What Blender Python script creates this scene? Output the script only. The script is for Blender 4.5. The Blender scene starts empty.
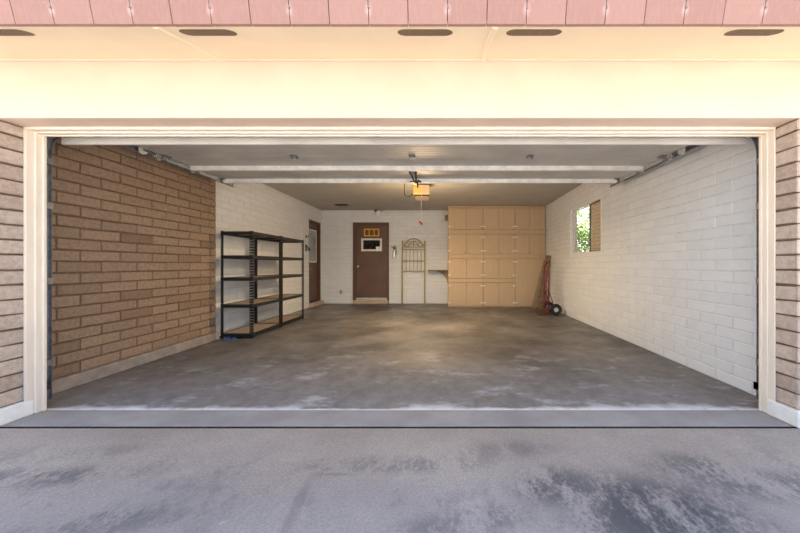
import bpy, bmesh, math, random
from mathutils import Vector, Matrix
random.seed(7)
S = bpy.context.scene
COL = S.collection
F = 345.0; VX = 442.0; VY = 265.0; CH = 1.127
PI = math.pi

# ------------------------------------------------------------------ helpers
class NT:
    def __init__(self, name):
        self.m = bpy.data.materials.new(name); self.m.use_nodes = True
        self.t = self.m.node_tree
        self.b = self.t.nodes['Principled BSDF']
        self.out = self.t.nodes['Material Output']
        self.co = self.t.nodes.new('ShaderNodeTexCoord').outputs['Object']
    def n(self, k): return self.t.nodes.new(k)
    def l(self, a, b): self.t.links.new(a, b)
    def put(self, sock, v):
        if hasattr(v, 'links') or isinstance(v, bpy.types.NodeSocket): self.l(v, sock)
        else: sock.default_value = v
    def math(self, op, a, b=0.0, clamp=False):
        x = self.n('ShaderNodeMath'); x.operation = op; x.use_clamp = clamp
        self.put(x.inputs[0], a); self.put(x.inputs[1], b); return x.outputs[0]
    def noise(self, scale, detail=4, rough=.55, vec=None, dist=0):
        x = self.n('ShaderNodeTexNoise'); x.inputs['Scale'].default_value = scale
        x.inputs['Detail'].default_value = detail; x.inputs['Roughness'].default_value = rough
        x.inputs['Distortion'].default_value = dist
        self.l(vec or self.co, x.inputs['Vector']); return x.outputs['Fac']
    def mapping(self, scale=(1, 1, 1), rot=(0, 0, 0), loc=(0, 0, 0)):
        x = self.n('ShaderNodeMapping'); x.inputs['Scale'].default_value = scale
        x.inputs['Rotation'].default_value = rot; x.inputs['Location'].default_value = loc
        self.l(self.co, x.inputs['Vector']); return x.outputs[0]
    def sep(self, v=None):
        x = self.n('ShaderNodeSeparateXYZ'); self.l(v or self.co, x.inputs[0]); return x.outputs
    def rng(self, v, a, b, c=0., d=1., smooth=True):
        x = self.n('ShaderNodeMapRange'); x.interpolation_type = 'SMOOTHSTEP' if smooth else 'LINEAR'
        x.clamp = True
        self.put(x.inputs[0], v)
        for i, q in zip((1, 2, 3, 4), (a, b, c, d)): x.inputs[i].default_value = q
        return x.outputs[0]
    def mix(self, fac, a, b, mode='MIX'):
        x = self.n('ShaderNodeMix'); x.data_type = 'RGBA'; x.blend_type = mode
        self.put(x.inputs[0], fac)
        for s, v in ((x.inputs[6], a), (x.inputs[7], b)):
            if isinstance(v, tuple): v = (*v, 1) if len(v) == 3 else v
            self.put(s, v)
        return x.outputs[2]
    def rand(self):
        return self.n('ShaderNodeNewGeometry').outputs['Random Per Island']
    def bump(self, h, strength=.3, dist=.01):
        x = self.n('ShaderNodeBump'); x.inputs['Strength'].default_value = strength
        x.inputs['Distance'].default_value = dist; self.l(h, x.inputs['Height'])
        self.l(x.outputs[0], self.b.inputs['Normal'])
    def set(self, col=None, rough=None, metal=None, spec=None):
        for k, v in (('Base Color', col), ('Roughness', rough), ('Metallic', metal), ('Specular IOR Level', spec)):
            if v is None: continue
            if isinstance(v, tuple) and len(v) == 3: v = (*v, 1)
            self.put(self.b.inputs[k], v)

def flat(name, col, rough=.6, metal=0., nscale=14., var=.12, bump=0., bscale=80., spec=.5, rand=0.):
    N = NT(name)
    f = N.rng(N.noise(nscale, 5), .3, .7, 0, 1)
    lo = tuple(c * (1 - var) for c in col); hi = tuple(min(1, c * (1 + var)) for c in col)
    c = N.mix(f, lo, hi)
    if rand:
        c = N.mix(1.0, c, N.mix(N.rand(), (1 - rand,) * 3, (1 + rand,) * 3), 'MULTIPLY')
    N.set(c, rough, metal, spec)
    if bump: N.bump(N.noise(bscale, 6), bump, .006)
    return N.m

class MB:
    def __init__(self): self.v = []; self.f = []
    def add(self, vs, fs):
        o = len(self.v); self.v += [tuple(p) for p in vs]; self.f += [tuple(i + o for i in q) for q in fs]
        return self
    def box(self, x0, x1, y0, y1, z0, z1):
        x0, x1 = min(x0, x1), max(x0, x1); y0, y1 = min(y0, y1), max(y0, y1); z0, z1 = min(z0, z1), max(z0, z1)
        return self.add([(x0,y0,z0),(x1,y0,z0),(x1,y1,z0),(x0,y1,z0),(x0,y0,z1),(x1,y0,z1),(x1,y1,z1),(x0,y1,z1)],
                 [(0,3,2,1),(4,5,6,7),(0,1,5,4),(1,2,6,5),(2,3,7,6),(3,0,4,7)])
    def hexa(self, bot, top):
        return self.add(list(bot) + list(top), [(0,3,2,1),(4,5,6,7),(0,1,5,4),(1,2,6,5),(2,3,7,6),(3,0,4,7)])
    def quad(self, *p): return self.add(p, [tuple(range(len(p)))])
    def tube(self, path, r, n=10, closed=False, cap=True):
        P = [Vector(p) for p in path]; L = len(P)
        rs = r if isinstance(r, (list, tuple)) else [r] * L
        rings = []; up = None
        for i in range(L):
            if closed: t = P[(i + 1) % L] - P[i - 1]
            else: t = P[min(i + 1, L - 1)] - P[max(i - 1, 0)]
            t.normalize()
            if up is None:
                a = Vector((0, 0, 1)) if abs(t.z) < .9 else Vector((1, 0, 0))
                up = (a - t * a.dot(t)).normalized()
            else: up = (up - t * up.dot(t)).normalized()
            s = t.cross(up)
            rings.append([P[i] + (up * math.cos(2*PI*k/n) + s * math.sin(2*PI*k/n)) * rs[i] for k in range(n)])
        vs = [p for q in rings for p in q]; fs = []
        for i in range(L if closed else L - 1):
            j = (i + 1) % L
            for k in range(n):
                k2 = (k + 1) % n
                fs.append((i*n+k, i*n+k2, j*n+k2, j*n+k))
        if cap and not closed:
            fs.append(tuple(range(n))[::-1]); fs.append(tuple((L-1)*n + k for k in range(n)))
        return self.add(vs, fs)
    def lathe(self, prof, c, axis='Z', n=24):
        c = Vector(c); vs = []; fs = []
        for (r, h) in prof:
            for k in range(n):
                a = 2*PI*k/n; u, w = r*math.cos(a), r*math.sin(a)
                vs.append(c + Vector({'Z': (u, w, h), 'Y': (u, h, w), 'X': (h, u, w)}[axis]))
        for i in range(len(prof) - 1):
            for k in range(n):
                k2 = (k+1) % n; fs.append((i*n+k, i*n+k2, (i+1)*n+k2, (i+1)*n+k))
        fs.append(tuple(range(n))[::-1]); fs.append(tuple((len(prof)-1)*n+k for k in range(n)))
        return self.add(vs, fs)
    def prism(self, outline, axis, a, b):
        """outline in the two other axes (order x,y / x,z / y,z), extruded along axis a..b"""
        def mk(p, h): return {'Z': (p[0], p[1], h), 'Y': (p[0], h, p[1]), 'X': (h, p[0], p[1])}[axis]
        n = len(outline)
        vs = [mk(p, a) for p in outline] + [mk(p, b) for p in outline]
        fs = [tuple(range(n))[::-1], tuple(range(n, 2*n))] + [(i, (i+1) % n, n+(i+1) % n, n+i) for i in range(n)]
        return self.add(vs, fs)
    def build(self, name, mat, parent=None, bevel=0., smooth=False, base=None, seg=1):
        off = Vector((0, 0, 0)); p = parent
        while p is not None: off += p.location; p = p.parent
        if base is not None: off = Vector(base)
        me = bpy.data.meshes.new(name)
        me.from_pydata([tuple(Vector(v) - off) for v in self.v], [], self.f)
        bm = bmesh.new(); bm.from_mesh(me); bmesh.ops.recalc_face_normals(bm, faces=bm.faces); bm.to_mesh(me); bm.free()
        me.materials.append(mat)
        o = bpy.data.objects.new(name, me); COL.objects.link(o)
        if parent is not None: o.parent = parent
        elif base is not None: o.location = base
        if smooth:
            for q in me.polygons: q.use_smooth = True
            me.set_sharp_from_angle(angle=math.radians(40))
        if bevel:
            m = o.modifiers.new('bevel', 'BEVEL'); m.width = bevel; m.segments = seg
            m.limit_method = 'ANGLE'; m.angle_limit = math.radians(40)
        return o

def thing(name, label, cat, loc, group=None):
    o = bpy.data.objects.new(name, None); COL.objects.link(o)
    o.location = loc; o.empty_display_size = .1
    return tag(o, label, cat, group)
def tag(o, label, cat, group=None):
    o['label'] = label; o['category'] = cat
    if group: o['group'] = group
    return o
def struct(o): o['kind'] = 'structure'; return o
def root_struct(name, loc):
    o = bpy.data.objects.new(name, None); COL.objects.link(o); o.location = loc
    return struct(o)

# ------------------------------------------------------------------ materials
def brick_mat(name, a, b, c):
    N = NT(name); r = N.rand()
    col = N.mix(N.rng(r, 0, .6, 0, 1, False), a, b)
    col = N.mix(N.rng(r, .75, 1., 0, 1, False), col, c)
    col = N.mix(N.rng(N.noise(26, 8, .7), .35, .7), col, N.mix(1., col, (.74, .72, .7), 'MULTIPLY'))
    col = N.mix(N.math('MULTIPLY', N.rng(N.noise(160, 3), .6, .75), .45), col, (.12, .08, .06))
    N.set(col, .88, 0, .25)
    h = N.math('ADD', N.noise(18, 6, .6), N.math('MULTIPLY', N.noise(120, 4), .4))
    N.bump(h, .55, .012)
    return N.m
M = {}
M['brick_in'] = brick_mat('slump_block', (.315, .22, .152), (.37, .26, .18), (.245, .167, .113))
M['brick_out'] = brick_mat('slump_block_front', (.54, .435, .36), (.62, .505, .425), (.45, .35, .285))
M['brick_tan'] = brick_mat('tan_garden_block', (.66, .47, .27), (.72, .52, .31), (.58, .40, .22))
M['mortar'] = flat('dark_mortar', (.17, .115, .075), .95, bump=.4, spec=.1)
def paint_mat(name, col, bs=.3):
    N = NT(name)
    c = N.mix(N.rng(N.noise(5, 6), .3, .7), tuple(q * .955 for q in col), col)
    c = N.mix(1., c, N.mix(N.rand(), (.97, .97, .97), (1.03, 1.03, 1.03)), 'MULTIPLY')
    N.set(c, .62, 0, .35)
    N.bump(N.math('ADD', N.noise(30, 6), N.math('MULTIPLY', N.noise(200, 3), .3)), bs, .006)
    return N.m
M['white_block'] = paint_mat('white_painted_block', (.755, .775, .795))
M['white_joint'] = flat('white_painted_joint', (.65, .665, .68), .8)
M['ceiling'] = flat('ceiling_paint', (.45, .43, .40), .8, nscale=3, var=.05, bump=.15)
M['cream'] = flat('cream_paint', (.665, .51, .405), .5, nscale=4, var=.03, bump=.06, bscale=30)
M['cream_trim'] = flat('cream_trim_paint', (.82, .71, .585), .45, nscale=5, var=.03, bump=.05)
M['soffit'] = flat('soffit_paint', (.84, .70, .49), .6, nscale=3, var=.03, bump=.08, bscale=40)
M['base_white'] = flat('white_stem_wall', (.82, .80, .77), .8, nscale=9, var=.08, bump=.3)
M['curb'] = flat('bare_curb_concrete', (.31, .265, .23), .85, nscale=8, var=.16, bump=.4, bscale=50)
M['roof'] = flat('roof_shingle', (.40, .24, .2), .9)
def fascia_mat():
    N = NT('pink_shingle'); r = N.rand()
    c = N.mix(r, (.285, .155, .125), (.32, .18, .147))
    g = N.noise(8, 4, vec=N.mapping((9, 9, .8)))
    c = N.mix(N.math('MULTIPLY', N.rng(g, .4, .7), .35), c, (.36, .215, .195))
    X, Y, Z = N.sep()
    du = N.math('WRAP', N.math('ADD', X, 2.259 - .208), .208)
    du.node.inputs[2].default_value = -.208
    dz = N.math('SUBTRACT', Z, 2.468)
    d = N.math('SQRT', N.math('ADD', N.math('MULTIPLY', du, du), N.math('MULTIPLY', N.math('MULTIPLY', dz, dz), .45)))
    d = N.math('ADD', d, N.math('MULTIPLY', N.noise(60, 4), .012))
    c = N.mix(N.math('MULTIPLY', N.rng(d, .034, .006), .55), c, (.55, .44, .42))
    N.set(c, .75, 0, .3); N.bump(g, .15, .004); return N.m
M['pink'] = fascia_mat()
M['nail'] = flat('nail_head', (.30, .2, .18), .7)
M['dark'] = flat('painted_duct_shade', (.02, .016, .012), .9)
M['vent'] = flat('vent_screen', (.16, .10, .06), .8, nscale=200, var=.4)
M['gap'] = flat('joint_filler', (.07, .05, .04), .9)
M['galv'] = flat('galvanized_steel', (.74, .72, .67), .6, .1, nscale=9, var=.12)
M['galv_dull'] = flat('weathered_steel', (.50, .475, .44), .55, .2, nscale=2.2, var=.10)
M['track'] = flat('dark_track_steel', (.24, .245, .26), .42, .5, nscale=20, var=.25)
M['black'] = flat('black_steel', (.012, .013, .015), .42, .0)
M['blackpl'] = flat('black_plastic', (.02, .02, .02), .5)
M['rubber'] = flat('tyre_rubber', (.018, .018, .018), .75)
M['board'] = flat('particle_board', (.36, .285, .215), .75, nscale=60, var=.2)
M['redpaint'] = flat('red_paint', (.16, .012, .018), .4)
M['redpl'] = flat('red_plastic', (.6, .03, .03), .4)
M['hub'] = flat('grey_hub', (.62, .62, .6), .4, .3)
M['door'] = flat('brown_door_paint', (.128, .068, .046), .5, nscale=2.5, var=.16)
M['door_dark'] = flat('brown_frame_paint', (.11, .048, .030), .5)
M['yellow'] = flat('yellow_frame', (.80, .47, .04), .5)
M['bronze_glass'] = flat('amber_pane', (.20, .09, .025), .25)
M['whitepl'] = flat('white_frame', (.82, .79, .74), .45)
M['brass'] = flat('bright_knob', (.9, .86, .78), .25, .6)
M['sill'] = flat('tan_sill', (.50, .37, .26), .8)
def cab_mat():
    N = NT('tan_cabinet_paint')
    g = N.noise(6, 5, vec=N.mapping((6, 6, .6)))
    c = N.mix(N.rng(g, .3, .7), (.52, .375, .235), (.565, .415, .265))
    N.set(c, .55, 0, .4); N.bump(g, .05, .003); return N.m
M['cab'] = cab_mat()
M['cabknob'] = flat('cabinet_knob_brown', (.40, .28, .17), .8)  # knob colour, a darker tan than the cabinet doors
M['wood'] = flat('weathered_plank', (.19, .13, .08), .8, nscale=10, var=.3, bump=.3)
M['wood2'] = flat('pale_plank', (.27, .20, .13), .8, nscale=10, var=.25, bump=.3)
M['gold'] = flat('antique_gold_metal', (.42, .33, .17), .45, .35, nscale=25, var=.2)
M['silver'] = flat('extinguisher_shell', (.80, .79, .76), .3, .5)
M['greyplate'] = flat('grey_plate', (.45, .43, .4), .6)
M['blue'] = flat('blue_plastic_film', (.05, .12, .25), .4)
M['leaf'] = flat('leaf_green', (.22, .34, .07), .6, rand=.35)
M['leaf2'] = flat('leaf_yellow_green', (.40, .46, .09), .6, rand=.35)
M['bark'] = flat('bark', (.22, .15, .1), .9)
M['gravel'] = flat('desert_gravel', (.44, .405, .36), .95, nscale=40, var=.2, bump=.5)
def glass_mat(name, tint, fac, rough=.02):
    N = NT(name)
    tr = N.n('ShaderNodeBsdfTransparent'); tr.inputs[0].default_value = (*tint, 1)
    gl = N.n('ShaderNodeBsdfGlossy'); gl.inputs['Roughness'].default_value = rough
    mx = N.n('ShaderNodeMixShader'); mx.inputs[0].default_value = fac
    N.l(tr.outputs[0], mx.inputs[1]); N.l(gl.outputs[0], mx.inputs[2]); N.l(mx.outputs[0], N.out.inputs[0])
    return N.m
M['glass'] = glass_mat('window_glass', (.95, .97, .96), .06)
def screen_mat():
    N = NT('insect_screen')
    tr = N.n('ShaderNodeBsdfTransparent'); df = N.n('ShaderNodeBsdfDiffuse'); df.inputs[0].default_value = (.16, .13, .1, 1)
    mx = N.n('ShaderNodeMixShader'); mx.inputs[0].default_value = .22
    N.l(tr.outputs[0], mx.inputs[1]); N.l(df.outputs[0], mx.inputs[2]); N.l(mx.outputs[0], N.out.inputs[0])
    return N.m
M['screen'] = screen_mat()
M['black_glass'] = flat('dark_door_glass', (.012, .014, .012), .08)
M['pale_glass'] = flat('door_glass_reflection', (.30, .33, .36), .08, nscale=3, var=.25)  # pale reflection put into the glass colour
def lens_mat():
    N = NT('lit_lamp_lens')
    N.set((.35, .2, .08), .4)
    x = N.sep()[0]
    c = N.mix(N.rng(x, -.03, .0), (1., .56, .07), (1., .47, .20))
    N.l(c, N.b.inputs['Emission Color']); N.b.inputs['Emission Strength'].default_value = .62
    return N.m
M['lens'] = lens_mat()

def floor_mat():
    N = NT('stained_garage_slab'); X, Y, Z = N.sep()
    big = N.noise(.75, 8, .6, dist=.4)
    st = N.noise(1.6, 9, .65, vec=N.mapping((1.0, .55, 1), (0, 0, .5)), dist=.6)
    c = N.mix(N.rng(big, .33, .68), (.092, .087, .084), (.215, .204, .196))
    c = N.mix(N.math('MULTIPLY', N.rng(st, .5, .7), .55), c, (.085, .078, .072))
    # worn, paler strip towards the door
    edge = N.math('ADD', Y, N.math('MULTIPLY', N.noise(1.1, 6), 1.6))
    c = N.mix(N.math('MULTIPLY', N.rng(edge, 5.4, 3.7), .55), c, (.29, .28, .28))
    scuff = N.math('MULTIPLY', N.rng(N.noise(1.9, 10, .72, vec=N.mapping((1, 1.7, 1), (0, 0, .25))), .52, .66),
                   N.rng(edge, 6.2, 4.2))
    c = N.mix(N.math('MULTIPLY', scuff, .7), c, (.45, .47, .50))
    rust = N.math('MULTIPLY', N.rng(N.noise(2.1, 7, .7, vec=N.mapping((1, 1, 1), (0, 0, 0), (3.1, 1.7, 0))), .6, .72), .5)
    c = N.mix(rust, c, (.15, .10, .065))
    c = N.mix(N.rng(N.noise(7, 9, .75, vec=N.mapping((1, .7, 1), (0, 0, .6))), .35, .65), N.mix(1., c, (.84, .84, .84), 'MULTIPLY'), N.mix(1., c, (1.14, 1.14, 1.14), 'MULTIPLY'))
    # apron in front of the door line
    ap = N.rng(Y, 2.69, 2.66)
    c = N.mix(N.math('MULTIPLY', ap, .85), c, N.mix(N.rng(N.noise(3, 6), .3, .7), (.31, .295, .285), (.39, .38, .37)))
    # mineral bloom along the door line
    w = N.math('ADD', .022, N.math('MULTIPLY', N.rng(N.noise(1.7, 5, .6), .35, .75), .17))
    d = N.math('SUBTRACT', Y, 2.685)
    line = N.math('MULTIPLY', N.rng(d, -.012, .0), N.math('SUBTRACT', 1., N.math('DIVIDE', d, w), clamp=True), clamp=True)
    c = N.mix(N.math('MULTIPLY', N.math('MULTIPLY', line, N.rng(N.noise(9, 6, .7), .25, .55, .45, 1.)), .95), c, (.84, .86, .88))
    N.set(c, N.math('MAXIMUM', N.rng(N.noise(2.2, 6), .3, .7, .34, .6), N.rng(Y, 5.2, 3.0, .3, .85)), 0, .42)
    N.bump(N.math('ADD', N.noise(60, 5), N.math('MULTIPLY', N.noise(4, 4), 2.)), .12, .004)
    return N.m
M['floor'] = floor_mat()

def drive_mat():
    N = NT('driveway_concrete'); X, Y, Z = N.sep()
    big = N.noise(.9, 7, .6)
    c = N.mix(N.rng(big, .3, .7), (.325, .285, .25), (.435, .39, .345))
    fine = N.noise(95, 3, .7)
    c = N.mix(N.rng(fine, .35, .7), N.mix(1., c, (.82, .82, .82), 'MULTIPLY'), N.mix(1., c, (1.16, 1.16, 1.16), 'MULTIPLY'))
    # darker, bluer tone away from the house
    c = N.mix(N.math('MULTIPLY', N.rng(N.math('ADD', Y, N.math('MULTIPLY', N.noise(1.3, 5), .7)), 2.35, 1.9), .35), c, (.25, .25, .265))
    streak = N.noise(3.2, 8, .7, vec=N.mapping((1.6, .7, 1), (0, 0, -.55)))
    grain = N.noise(38, 6, .75, vec=N.mapping((1, .6, 1), (0, 0, -.5)))
    def blob(cx, cy, rx, ry, rot=0., amt=1., lo=.42, hi=.62):
        v = N.sep(N.mapping((1, 1, 1), (0, 0, 0), (-cx, -cy, 0)))
        ca, sa = math.cos(rot), math.sin(rot)
        u = N.math('DIVIDE', N.math('ADD', N.math('MULTIPLY', v[0], ca), N.math('MULTIPLY', v[1], sa)), rx)
        w = N.math('DIVIDE', N.math('SUBTRACT', N.math('MULTIPLY', v[1], ca), N.math('MULTIPLY', v[0], sa)), ry)
        r = N.math('SQRT', N.math('ADD', N.math('MULTIPLY', u, u), N.math('MULTIPLY', w, w)))
        f = N.rng(r, 1., .25)
        return N.math('MULTIPLY', N.math('MULTIPLY', f, amt), N.rng(N.math('ADD', streak, N.math('MULTIPLY', N.math('SUBTRACT', grain, .5), .55)), lo, hi))
    dark = (.075, .078, .086)
    mott = N.rng(N.math('ADD', N.noise(2.4, 8, .68, vec=N.mapping((1.3, .8, 1), (0, 0, -.4), (2.2, 0, 0))), N.math('MULTIPLY', N.math('SUBTRACT', grain, .5), .4)), .52, .66)
    c = N.mix(N.math('MULTIPLY', mott, N.rng(Y, 2.3, 1.9, .1, .38)), c, (.13, .13, .137))
    pale = N.rng(N.math('ADD', N.noise(1.7, 8, .7, vec=N.mapping((1, 1, 1), (0, 0, 0), (5, 3, 0))), N.math('MULTIPLY', N.math('SUBTRACT', grain, .5), .5)), .55, .72)
    c = N.mix(N.math('MULTIPLY', pale, .4), c, (.46, .43, .41))
    for a in ((1.0, 1.60, .62, .36, -.3, .95, .36, .56), (.55, 1.78, .30, .22, .4, .8, .4, .58), (1.5, 1.85, .55, .25, -.4, .7, .42, .6),
              (-2.2, 1.83, .75, .13, .1, .6, .36, .58), (-.25, 1.95, .8, .12, .0, .5, .42, .6), (.1, 1.5, .5, .14, .2, .5, .42, .6),
              (2.0, 1.75, .5, .2, 0, .5, .42, .6), (-.68, 1.62, .04, .34, .08, .28, .1, .3), (-.58, 1.86, .16, .022, .0, .3, .1, .3), (-1.5, 1.5, .5, .16, .2, .5, .4, .6), (-2.0, 2.1, .4, .1, .1, .3, .4, .6), (.8, 1.5, .5, .14, .1, .7, .38, .6), (.35, 2.1, .5, .16, .1, .35, .4, .6)):
        c = N.mix(blob(*a), c, dark)
    chips = N.math('MULTIPLY', N.rng(N.noise(13, 3, .5), .72, .76), .5)
    c = N.mix(chips, c, (.47, .45, .43))
    N.set(c, .78, 0, .35)
    N.bump(N.math('ADD', fine, N.noise(25, 5)), .35, .004)
    return N.m
M['drive'] = drive_mat()

# ------------------------------------------------------------------ blockwork
def blocks(mb, bk, plane, at, u0, u1, z0, z1, row, half, phase, depth, gap, hole=None, flip=1, jit=.0015, start=0):
    """courses of blocks on plane X=at (u=Y) or Y=at (u=X); outward = flip; mortar backing bk sits depth behind"""
    def P(u, o, z): return (at + o * flip, u, z) if plane == 'X' else (u, at + o * flip, z)
    ch = min(.006, depth * .8); g = gap / 2
    def put(a, b, c, d):
        if b - a < .02 or d - c < .02: return
        j = random.uniform(-jit, jit); t = [random.uniform(-jit, jit) for _ in range(4)]
        o = [(a, c), (b, c), (b, d), (a, d)]
        inn = [(a + ch, c + ch), (b - ch, c + ch), (b - ch, d - ch), (a + ch, d - ch)]
        vs = [P(p[0], -depth - .004, p[1] + q) for p, q in zip(o, t)] + [P(p[0], -ch, p[1] + q) for p, q in zip(o, t)] + [P(p[0], j, p[1] + q) for p, q in zip(inn, t)]
        fs = [(4, 5, 9, 8), (5, 6, 10, 9), (6, 7, 11, 10), (7, 4, 8, 11), (8, 9, 10, 11),
              (0, 1, 5, 4), (1, 2, 6, 5), (2, 3, 7, 6), (3, 0, 4, 7)]
        mb.add(vs, fs)
    k = start; z = z0
    while z < z1 - .01:
        zt = min(z + row, z1)
        L = half * 2
        u = phase + (half if k % 2 else 0)
        while u > u0: u -= L
        while u < u1:
            a, b = max(u, u0), min(u + L, u1)
            aa, bb = a + (g if a > u0 else 0), b - (g if b < u1 else 0)
            cc, dd = z + g, zt - g
            if hole and bb > hole[0] and aa < hole[1] and dd > hole[2] and cc < hole[3]:
                if cc < hole[2] - .02: put(aa, bb, cc, hole[2])
                elif dd > hole[3] + .02: put(aa, bb, hole[3], dd)
                else:
                    put(aa, min(bb, hole[0]), cc, dd); put(max(aa, hole[1]), bb, cc, dd)
            else: put(aa, bb, cc, dd)
            u += L
        z = zt; k += 1

XL, XR, YB, ZC = -3.52, 2.71, 10.09, 2.727     # left wall, right wall, back wall, ceiling
def wall(name, plane, at, u0, u1, z0, z1, row, half, phase, depth, gap, flip, mats, thick=.18, hole=None, start=0, jit=.0015):
    """solid core with a course of blocks on its face"""
    mb = MB(); core = MB()
    blocks(mb, core, plane, at, u0, u1, z0, z1, row, half, phase, depth, gap, hole, flip, jit, start)
    a, b = at - flip * depth, at - flip * (depth + thick)
    def cb(p0, p1, q0, q1):
        if p1 - p0 < 1e-4 or q1 - q0 < 1e-4: return
        if plane == 'X': core.box(a, b, p0, p1, q0, q1)
        else: core.box(p0, p1, a, b, q0, q1)
    if hole:
        cb(u0, u1, z0, hole[2]); cb(u0, u1, hole[3], z1); cb(u0, hole[0], hole[2], hole[3]); cb(hole[1], u1, hole[2], hole[3])
    else: cb(u0, u1, z0, z1)
    c = struct(core.build(name, mats[1]))
    o = mb.build('block_courses', mats[0], c); o['kind'] = 'structure'
    return c

WIN = (5.94, 7.44, 1.355, 2.30)
PNT = (M['white_block'], M['white_joint']); BRK = (M['brick_in'], M['mortar']); BRO = (M['brick_out'], M['mortar'])
wall('wall_right', 'X', XR, 2.69, 10.3, 0, ZC, .107, .2055, 2.998, .007, .010, -1, PNT, .09, WIN)
SPL = .018; PIV = Vector((XR, 2.69, 0))
def splay(o):
    R_ = Matrix.Rotation(-SPL, 4, 'Z')
    o.rotation_euler.z = -SPL; o.location = PIV - Vector((.02, 0, 0)) + (R_ @ (Vector(o.location) - PIV))
def xr(y): return XR - .02 + (y - 2.69) * SPL
splay(bpy.data.objects['wall_right'])
wall('wall_left', 'X', XL, 5.225, 10.3, 0, ZC, .107, .2055, 5.3, .006, .009, 1, PNT, .2, (9.13, 9.97, .10, 2.34))
wall('wall_left_brick', 'X', -3.42, 2.69, 5.222, .115, ZC, .1045, .2025, 3.064, .013, .013, 1, BRK, .29, None, 1, .003)
wall('wall_back', 'Y', YB, -3.52, 2.90, 0, ZC, .107, .2055, -3.3, .006, .009, -1, PNT, .2, (-2.60, -1.55, .0, 2.37))

# piers either side of the opening (reveals + street faces)
def pier(name, xr, xo, fl):
    mb = MB(); core = MB()
    blocks(mb, core, 'X', xr, 2.40, 2.60, .115, 2.149, .1085, .8, 2.1, .013, .014, None, fl, .004)
    lo, hi = min(xr, xo), max(xr, xo)
    blocks(mb, core, 'Y', 2.40, lo, hi, .115, 2.149, .1085, .2025, lo + .1, .013, .014, None, -1, .003)
    core.box(xr - fl * .013, xo, 2.413, 2.60, 0, 2.149)
    c = struct(core.build(name, M['mortar']))
    b = mb.build('block_courses', M['brick_out'], c); b['kind'] = 'structure'
    f = MB().box(xr + fl * .025, xo, 2.37, 2.612, 0, .115).build('stem_wall', M['base_white'], c, bevel=.008)
    f['kind'] = 'structure'
pier('wall_front_left', -3.108, -6.5, 1)
pier('wall_front_right', 2.478, 4.2, -1)
struct(MB().box(-3.44, -3.375, 2.69, 5.235, 0, .117).build('baseboard_left', M['curb'], bevel=.01))

# floor, driveway, ground
struct(MB().quad((-3.75, 2.405, 0), (2.95, 2.405, 0), (2.95, 10.35, 0), (-3.75, 10.35, 0)).build('floor', M['floor']))
struct(MB().quad((-3.75, 2.33, -.018), (2.95, 2.33, -.018), (2.95, 2.43, -.018), (-3.75, 2.43, -.018)).build('trim_3', M['gap']))
struct(MB().box(-4.6, 3.9, -14, 2.390, -.1, -.002).build('driveway', M['drive'], bevel=.006))
struct(MB().quad((-60, -60, -.03), (60, -60, -.03), (60, 60, -.03), (-60, 60, -.03)).build('ground', M['gravel']))

# ceiling, roof, eaves
struct(MB().box(-3.75, 2.95, 2.56, 10.35, ZC, ZC + .05).build('ceiling', M['ceiling']))
PITCH = .276
def roofz(y): return 2.62 + (y - 1.80) * PITCH
struct(MB().hexa([(-9, 1.80, 2.56), (4.6, 1.80, 2.56), (4.6, 7.6, roofz(7.6) - .06), (-9, 7.6, roofz(7.6) - .06)],
                 [(-9, 1.80, 2.62), (4.6, 1.80, 2.62), (4.6, 7.6, roofz(7.6)), (-9, 7.6, roofz(7.6))])
       .hexa([(-9, 7.6, roofz(7.6) - .06), (4.6, 7.6, roofz(7.6) - .06), (4.6, 13, 2.7), (-9, 13, 2.7)],
             [(-9, 7.6, roofz(7.6)), (4.6, 7.6, roofz(7.6)), (4.6, 13, 2.76), (-9, 13, 2.76)]).build('roof', M['roof']))
ZS0 = 2.408; YS0, YS1 = 1.840, 2.402
def sofz(y): return ZS0 + (y - YS0) * .2616
so = struct(MB().hexa([(-9, YS0, sofz(YS0)), (4.6, YS0, sofz(YS0)), (4.6, YS1, sofz(YS1)), (-9, YS1, sofz(YS1))],
             [(-9, YS0, sofz(YS0) + .02), (4.6, YS0, sofz(YS0) + .02), (4.6, YS1, sofz(YS1) + .02), (-9, YS1, sofz(YS1) + .02)]).build('soffit', M['soffit']))
for sx in (-4.0, -1.55, .286, 3.4):
    b = MB().hexa([(sx - .012, YS0 + .03, sofz(YS0 + .03) - .009), (sx + .012, YS0 + .03, sofz(YS0 + .03) - .009), (sx + .012, YS1, sofz(YS1) - .009), (sx - .012, YS1, sofz(YS1) - .009)],
                  [(sx - .02, YS0 + .03, sofz(YS0 + .03)), (sx + .02, YS0 + .03, sofz(YS0 + .03)), (sx + .02, YS1, sofz(YS1)), (sx - .02, YS1, sofz(YS1))]).build('batten', M['soffit'], so)
    b['kind'] = 'structure'
b = MB().tube([(-9, 2.392, sofz(2.392) - .002), (4.6, 2.392, sofz(2.392) - .002)], .008, 8).build('bead', M['cream'], so, smooth=True); b['kind'] = 'structure'
struct(MB().box(-9, 4.6, 2.40, 2.60, 2.151, 2.60).build('header_beam', M['cream'], bevel=.004))
struct(MB().box(-3.5, 2.75, 2.602, 2.72, 2.17, ZC).build('wall_front', M['base_white']))
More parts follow.
